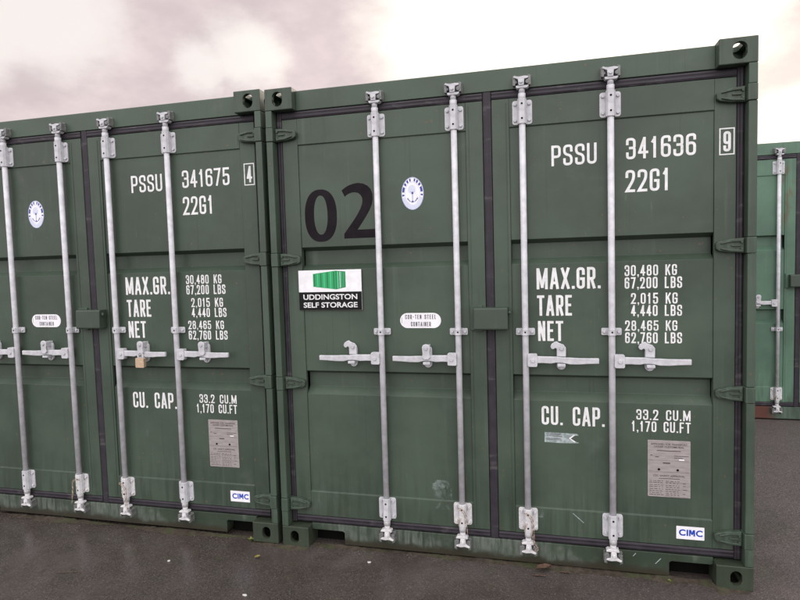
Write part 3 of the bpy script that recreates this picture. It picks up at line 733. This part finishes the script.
        for k2 in range(len(an)-1):
            f_ = (lambda p_, s: (cx+(p_[0]-cx)*s, cz-.020+(p_[1]-cz+.020)*s)); q.flat([an[k2], an[k2+1], f_(an[k2+1], .86), f_(an[k2], .86)], yl-.0009, 1 if 4 < k2 < 7 or 10 < k2 < 13 else 0)
        q.flat([(cx-.008, cz-.046), (cx+.008, cz-.046), (cx, cz-.036)], yl-.0011, 0); q.flat([(cx-.029, cz-.030), (cx-.020, cz-.033), (cx-.027, cz-.020)], yl-.0011, 0); q.flat([(cx+.029, cz-.030), (cx+.020, cz-.033), (cx+.027, cz-.020)], yl-.0011, 0)
        q.build('emblem', [BLUE, PBLUE, FBLUE], L)
        # steel notice
        q = MB(); q.prism(stadium(.836, 1.301, .226, .082), yl, YP+.0001, 0); q.build('notice_sticker', STICK, L)
        q = MB(); kw = dict(stroke=.14, gap=.22, rad=.16)
        stencil(q, 'COR-TEN STEEL', .752, .922, 1.333, 1.309, yl-.0005, **kw); stencil(q, 'CONTAINER', .783, .893, 1.294, 1.270, yl-.0005, **kw)
        q.flat([(.7315, 1.286), (.7335, 1.286), (.7335, 1.318), (.7315, 1.318)], yl-.0005)
        q.build('lettering', GINK, L)
    return root, doors

DK = (P_DOOR, P_FRAME, P_SILL)
first, fd = container('shipping_container', (0, 0, 0), 'dark green shipping container numbered 02, its doors marked 341636 and 22G1', DK,
                      dict(serial='341636', check='9', open=[True, False, True, True]))
second, sd = container('shipping_container', (-2.466, 0, .008), 'dark green shipping container with a padlocked door marked 341675, beside the one numbered 02', (P_DOOR2, P_FRAME, P_SILL),
                       dict(serial='341675', check='4', shift=-.009, out=.010, open=[False, False, False, False]))
third, td = container('shipping_container', (2.535, 3.04, .040), 'lighter green shipping container with a red-brown patched sill, set back beyond the one numbered 02', (P_MINT, P_MINTF, P_MINTS),
                      dict(open=[False]*4, handle=1.110, mid=.862, g1=(1.737, 1.724, 1.628, 1.596), g2=(1.048, 1.035, .952, .912), lockz=1.312, low=P_MINTF))

# ------------------------------------------------------------------ extra markings on the first container
yl = YP-.0006
L, R = fd
q = MB()
def px(a, b):      # digit outlines measured on the door face
    return (.189+(a-220)/165*.190, 2.035-(b-50)/270*.290)
oz = [px(302.5+82.5*math.cos(t), 185+135*math.sin(t)*(1 if 1 else 1)) for t in [2*PI*i/40 for i in range(40)]]
def sup(cx, cy, a, b, n_, N=48):
    r = []
    for i in range(N):
        t = 2*PI*i/N; c_, s_ = math.cos(t), math.sin(t)
        r.append((cx+a*math.copysign(abs(c_)**(2/n_), c_), cy+b*math.copysign(abs(s_)**(2/n_), s_)))
    return r
O1 = [px(*p_) for p_ in sup(302.5, 185, 82.5, 135, 2.35)]; I1 = [px(*p_) for p_ in sup(302.5, 182, 35, 101, 2.2)]
for i in range(48): q.flat([O1[i], O1[(i+1) % 48], I1[(i+1) % 48], I1[i]], yl)
outer = [(413, 62), (430, 49), (450, 38), (474, 31), (497, 29), (522, 34), (543, 46), (558, 64), (566, 88), (567, 112), (562, 140), (550, 168), (533, 197), (512, 229), (487, 265)]
inner = [(428, 95), (438, 86), (450, 80), (466, 75), (482, 75), (496, 80), (507, 90), (514, 103), (516, 118), (513, 136), (505, 158), (491, 184), (472, 213), (447, 247), (419, 284)]
for i in range(len(outer)-1): q.flat([px(*outer[i]), px(*outer[i+1]), px(*inner[i+1]), px(*inner[i])], yl)
q.flat([px(487, 265), px(578, 265), px(578, 308), px(419, 308), px(419, 284)], yl)
q.build('lettering', BLACKV, L)

q = MB()      # torn remains of a taped label
q.flat([(1.480, .717), (1.640, .714), (1.650, .706), (1.612, .701), (1.598, .690), (1.618, .678), (1.652, .667), (1.640, .664), (1.560, .662), (1.479, .664)], yl)
q.build('tape_remnant', TAPE, R)
q = MB()
for z in (.709, .703, .697, .684, .678): q.flat([(1.490, z), (1.565+random.uniform(-.02, .02), z-.001), (1.565, z+.0022), (1.490, z+.0022)], yl-.0004)
q.build('lettering', GINK, R)
q = MB(); q.flat([(1.600, .690), (1.625, .708), (1.632, .706), (1.610, .688), (1.636, .671), (1.628, .670)], yl-.0004); q.build('tape_fold', STICK, R)
q = MB(); q.flat([(.872, .265), (.985, .265), (.985, .312), (.872, .312)], YF-.0007); q.flat([(.872, .318), (.985, .318), (.985, .425), (.872, .425)], yl); q.build('scuff', SCUFF, L)
q = MB(); q.flat([(1.40, .262), (1.47, .262), (1.47, .308), (1.40, .308)], YF-.0007); q.build('scuff', SCUFF, R)
q = MB(); q.flat([(1.615, .296), (1.618, .299), (1.672, .252), (1.668, .250)], YF-.0007); q.build('scratch', TAPE, R)
q = MB(); q.flat([(2.010, .070), (2.013, .069), (2.040, .100), (2.036, .1005)], YF-.0028); q.flat([(1.905, .099), (1.908, .098), (1.922, .116), (1.919, .117)], YF-.0028); q.build('scratch', TAPE, R)

# ------------------------------------------------------------------ company sign
sg = empty('company_sign', (.3265, YF, 1.475)); tag(sg, 'white and black Uddingston Self Storage board with a green container picture', 'sign')
q = MB(); q.box(-.186, .186, -.006, -.0005, -.112, .112, .0006); q.build('panel', STICK, sg)
q = MB(); q.flat([(-.1855, -.1115), (.1855, -.1115), (.1855, -.010), (-.1855, -.010)], -.0066); q.build('black_band', BLK, sg)
q = MB()
font_mesh(q, 'UDDINGSTON', -.160, .160, -.023, -.053, -.0072, .022); font_mesh(q, 'SELF STORAGE', -.160, .160, -.068, -.098, -.0072, .022)
q.build('lettering', WHITE, sg)
q = MB()      # the little container picture: long ribbed side and short door end
def qp(a, b): return (-.184+(a-200)/308*.368, .112-(b-455)/110*.122)
q.flat([qp(272, 473), qp(385, 459), qp(385, 553), qp(272, 538)], -.0066, 0)
q.flat([qp(385, 459), qp(433, 464), qp(433, 543), qp(385, 553)], -.0066, 2)
for i in range(7):
    t = i/7; x0, x1 = 272+113*t+4, 272+113*t+10
    f0 = lambda a: 473-14*(a-272)/113+3; f1 = lambda a: 538+15*(a-272)/113-3
    q.flat([qp(x0, f0(x0)), qp(x1, f0(x1)), qp(x1, f1(x1)), qp(x0, f1(x0))], -.0069, 1 if i % 2 else 2)
for x0, x1, mi in ((391, 400, 1), (405, 408, 3), (412, 416, 1), (421, 428, 0)):
    f0 = lambda a: 459+5*(a-385)/48+3; f1 = lambda a: 553-10*(a-385)/48-3
    q.flat([qp(x0, f0(x0)), qp(x1, f0(x1)), qp(x1, f1(x1)), qp(x0, f1(x0))], -.0069, mi)
q.build('picture', [LG1, LG2, LG3, STICK], sg)

# ------------------------------------------------------------------ padlock on the second container
pk = empty('padlock', (-2.466+1.391+.203, -.024, 1.062)); tag(pk, 'small brass padlock hanging from the handle catch of the container marked 341675', 'padlock')
q = MB(); q.prism(rrect(-.029, .029, -.030, .028, .005, 3), -.011, .011, .003); q.build('body', BRASS, pk)
q = MB(); q.tube([(-.016, 0, .024), (-.016, 0, .044)]+[(-.016*math.cos(t), .004*math.sin(t), .044+.016*math.sin(t)) for t in [PI*i/10 for i in range(1, 10)]]+[(.016, 0, .044), (.016, 0, .024)], .0042, 8); q.build('shackle', ZINC, pk)

# ------------------------------------------------------------------ rusty wire ties on the lower rod brackets
def tie(x, z0, label, flip=1, dz=0):
    e = empty('wire_tie', (x, -.006, .25+dz)); tag(e, label, 'wire', 'rusty wire ties on the lower rod brackets')
    pts = [(-.020, .012, .045), (-.010, -.004, .056), (.006, -.006, .050), (.020, -.004, .034), (.027, .004, .010), (.027, .002, -.020), (.030, 0, -.055), (.031, 0, -.088), (.036, -.004, -.108), (.046, -.004, -.118), (.050, -.002, -.132), (.040, -.002, -.146), (.030, 0, -.140)]
    q = MB(); q.tube([(flip*a, b, c_) for a, b, c_ in pts[:z0]], .0020, 6); q.build('strand', WIRE, e)
    q = MB(); q.tube([(flip*(a*.9-.004), b-.003, c_-.006) for a, b, c_ in pts[1:max(3, z0-2)]], .0018, 6); q.build('strand', WIRE, e)
tie(1.045, 8, 'thin rusty wire tied round the second lower rod bracket of the container numbered 02')
tie(1.391, 13, 'rusty wire dangling below the third lower rod bracket of the container numbered 02')
tie(-2.466+1.045, 9, 'rusty wire on the lower rod bracket just before the joint of the 341675 doors', -1)
tie(-2.466+1.391, 10, 'rusty wire on the lower rod bracket just past the joint of the 341675 doors', 1)

# ------------------------------------------------------------------ ground
bm = bmesh.new()
def axis(lo, hi, a, b, n):
    fine = [a+(b-a)*i/n for i in range(n+1)]
    return [lo, lo/2, lo/6, lo/20]+fine+[hi/20, hi/6, hi/2, hi]
xs = axis(-900, 900, -8, 9, 68); ys = axis(-900, 900, -7, 9, 64)
xs = sorted(set(xs)); ys = sorted(set(ys))
def gz(x, y):
    t = min(1, max(0, (y-.6)/2.2)); base = .036*t*t*(3-2*t) * (1 if x > 1.0 else 0)
    w = .004*math.sin(x*1.7+y*.6)+.003*math.sin(x*.7-y*2.1)
    return base + (w*min(1, max(0, abs(y+.02)/.6)) if abs(x) < 12 and abs(y) < 12 else 0) - .001
V = [[bm.verts.new((x, y, gz(x, y))) for x in xs] for y in ys]
for j in range(len(ys)-1):
    for i in range(len(xs)-1): bm.faces.new((V[j][i], V[j][i+1], V[j+1][i+1], V[j+1][i])).smooth = True
me = bpy.data.meshes.new('ground'); bm.to_mesh(me); bm.free(); me.materials.append(TARMAC)
g = link('ground', me); g['kind'] = 'structure'

# mud and moss swept against the foot of the two near containers
m = Mat('mossy_mud'); v = m.noise(30, 5, .7); v2 = m.noise(6, 4, .6)
c = m.mix(m.step(v, .35, .65), (.030, .024, .017), (.062, .050, .036)); c = m.mix(m.math('MULTIPLY', m.step(v2, .48, .62), .7), c, (.045, .055, .022))
m.bump(v, .8, .004); MUD = m.done(c, .85, 0, .3)
from mathutils import noise as mn
bm = bmesh.new(); rows = []; N = 520
for i in range(N+1):
    x = -2.6+5.02*i/N; h = max(0.0, .5+.9*mn.noise((x*2.1, 3, 0))+.5*mn.noise((x*9, 1, 0))); w = .018+.050*h
    pk_ = 1.0
    for c0 in (-2.466+.262, -.028-.262, .262, 2.176): pk_ = min(pk_, .35+min(1, abs(x-c0)/.12)*.65)
    y0 = .05 if not (abs(x+.014) < .18 or x > 2.27) else -.002
    row = []
    for j in range(7):
        t = j/6; y = y0+.012-t*(w+.012)
        z = gz(x, y)-.002+(.003+.013*h*pk_)*(1-t)**1.4*(1+.35*mn.noise((x*40, y*40, 2)))+(.0015*mn.noise((x*90, y*90, 0)))
        row.append(bm.verts.new((x, y, z if j < 6 else gz(x, y)-.004)))
    rows.append(row)
for i in range(N):
    for j in range(6): bm.faces.new((rows[i][j], rows[i][j+1], rows[i+1][j+1], rows[i+1][j])).smooth = True
me = bpy.data.meshes.new('dirt'); bm.to_mesh(me); bm.free(); me.materials.append(MUD)
dt = link('dirt', me); dt['kind'] = 'stuff'; dt['label'] = 'mossy mud swept against the foot of the dark green containers'; dt['category'] = 'dirt'

# dirt swept against the foot of the containers and loose grit over the yard
def pebble(bm, x, y, z, r, rng):
    vs = [bm.verts.new((x+r*rng.uniform(.6, 1.2)*math.cos(a), y+r*rng.uniform(.6, 1.2)*math.sin(a), z)) for a in (0, 1.26, 2.5, 3.8, 5.0)]
    t = bm.verts.new((x+rng.uniform(-.3, .3)*r, y+rng.uniform(-.3, .3)*r, z+r*rng.uniform(.4, .9)))
    for i in range(5): bm.faces.new((vs[i], vs[(i+1) % 5], t))
rng = random.Random(11); bm = bmesh.new()
for i in range(5200):
    if i < 3000:
        x = rng.uniform(-2.6, 4.2); y = -2.4*rng.random()**1.7 + .03
    elif i < 4000: x = rng.uniform(2.46, 4.2); y = rng.uniform(0, 3.0)
    else: x = rng.uniform(-2.6, 2.5); y = .05-abs(rng.gauss(0, .045))
    if x < 2.46 and y > .04: y = .03
    pebble(bm, x, y, gz(x, y)-.0005, .0008+.0032*rng.random()**3.5, rng)
me = bpy.data.meshes.new('grit'); bm.to_mesh(me); bm.free(); me.materials.append(GRIT)
gr = link('grit', me); gr['kind'] = 'stuff'; gr['label'] = 'loose pale grit scattered over the dark tarmac'; gr['category'] = 'grit'

# ------------------------------------------------------------------ leaves, paper, weeds
def leaf(name, x, y, L_, W_, rz, mat, label, cat, curl=.010, group=None):
    bm = bmesh.new(); n = 8; rows = []
    for i in range(n+1):
        t = i/n; w = W_*math.sin(PI*min(1, t*.97+.015))**.8*(1-.25*t); z = .003+curl*math.sin(PI*t)*.6+curl*abs(t-.5)
        rows.append([bm.verts.new((L_*(t-.5), s*w/2, z+abs(s)*curl*.5)) for s in (-1, -.45, 0, .45, 1)])
    for i in range(n):
        for j in range(4): bm.faces.new((rows[i][j], rows[i+1][j], rows[i+1][j+1], rows[i][j+1]))
    bmesh.ops.solidify(bm, geom=bm.faces[:], thickness=.0008)
    me = bpy.data.meshes.new(name); bm.to_mesh(me); bm.free(); me.materials.append(mat)
    o = link(name, me, None, (x, y, gz(x, y)+.001)); o.rotation_euler = (0, 0, rz)
    return tag(o, label, cat, group)
leaf('dead_leaf', 1.468, .004, .085, .050, .5, LEAF, 'largest brown dead leaf by the container sill, below the third rod', 'leaf', .022)
leaf('dead_leaf', 1.445, -.055, .075, .012, .1, LEAF, 'narrow pale brown leaf sliver lying just in front of the largest dead leaf', 'leaf', .004)
leaf('dead_leaf', 1.575, .000, .070, .012, -.05, LEAF, 'thin brown leaf strip beside the largest dead leaf, towards the fourth rod', 'leaf', .004)
leaf('yellow_leaf', -.076, -.165, .035, .026, .9, YLEAF, 'small yellow leaf on the tarmac in front of the gap between containers', 'leaf', .010)
leaf('twig', -1.02, -.50, .16, .006, .25, LEAF, 'thin brown twig lying flat on the wet tarmac', 'twig', .002)
def scrap(x, y, s, rz, label):
    b = MB(); r = random.Random(int(x*100)); pts = [(s*r.uniform(.6, 1)*math.cos(a)*1.5, s*r.uniform(.5, 1)*math.sin(a)) for a in (0, .9, 1.9, 3.0, 4.1, 5.2)]
    b.prism(pts, .001, .006, .001, axis='Z'); o = b.build('paper_scrap', PAPER, None, (x, y, gz(x, y))); o.rotation_euler = (0, 0, rz); tag(o, label, 'litter')
scrap(-.552, -.286, .008, .2, 'small white scrap on the tarmac before the container marked 341675')
scrap(.041, -.513, .011, -.1, 'larger white scrap on the wet tarmac in front of the gap between containers')
scrap(.549, -.090, .008, .3, 'white scrap on the tarmac below the first rod of container 02')
def weed(x, y, h, n, label, seed, mat=WEED):
    r = random.Random(seed); e = empty('weed', (x, y, gz(x, y))); tag(e, label, 'weed'); b = MB()
    for k in range(n):
        a = r.uniform(0, 2*PI); hh = h*r.uniform(.5, 1); lean = r.uniform(.2, .8)*h; w = r.uniform(.004, .009)
        d = Vector((math.cos(a), math.sin(a), 0)); s_ = Vector((-d.y, d.x, 0))
        prev = None
        for i in range(5):
            t = i/4; c_ = d*lean*t*t + Vector((0, 0, hh*(t-.25*t*t))); ww = w*math.sin(PI*(.15+.83*t))
            cur = [b.bm.verts.new(c_-s_*ww), b.bm.verts.new(c_+s_*ww)]
            if prev: b.bm.faces.new((prev[0], prev[1], cur[1], cur[0]))
            prev = cur
    b.build('leaves', mat, e)
weed(-.150, .020, .045, 16, 'tallest green weed tuft in the sill notch of the container marked 341675', 3)
weed(-.215, .015, .035, 12, 'low green weed tuft by the dark notch end away from the corner casting', 4)
weed(2.07, .020, .018, 8, 'tiny weed by the dark sill notch of container 02', 5)
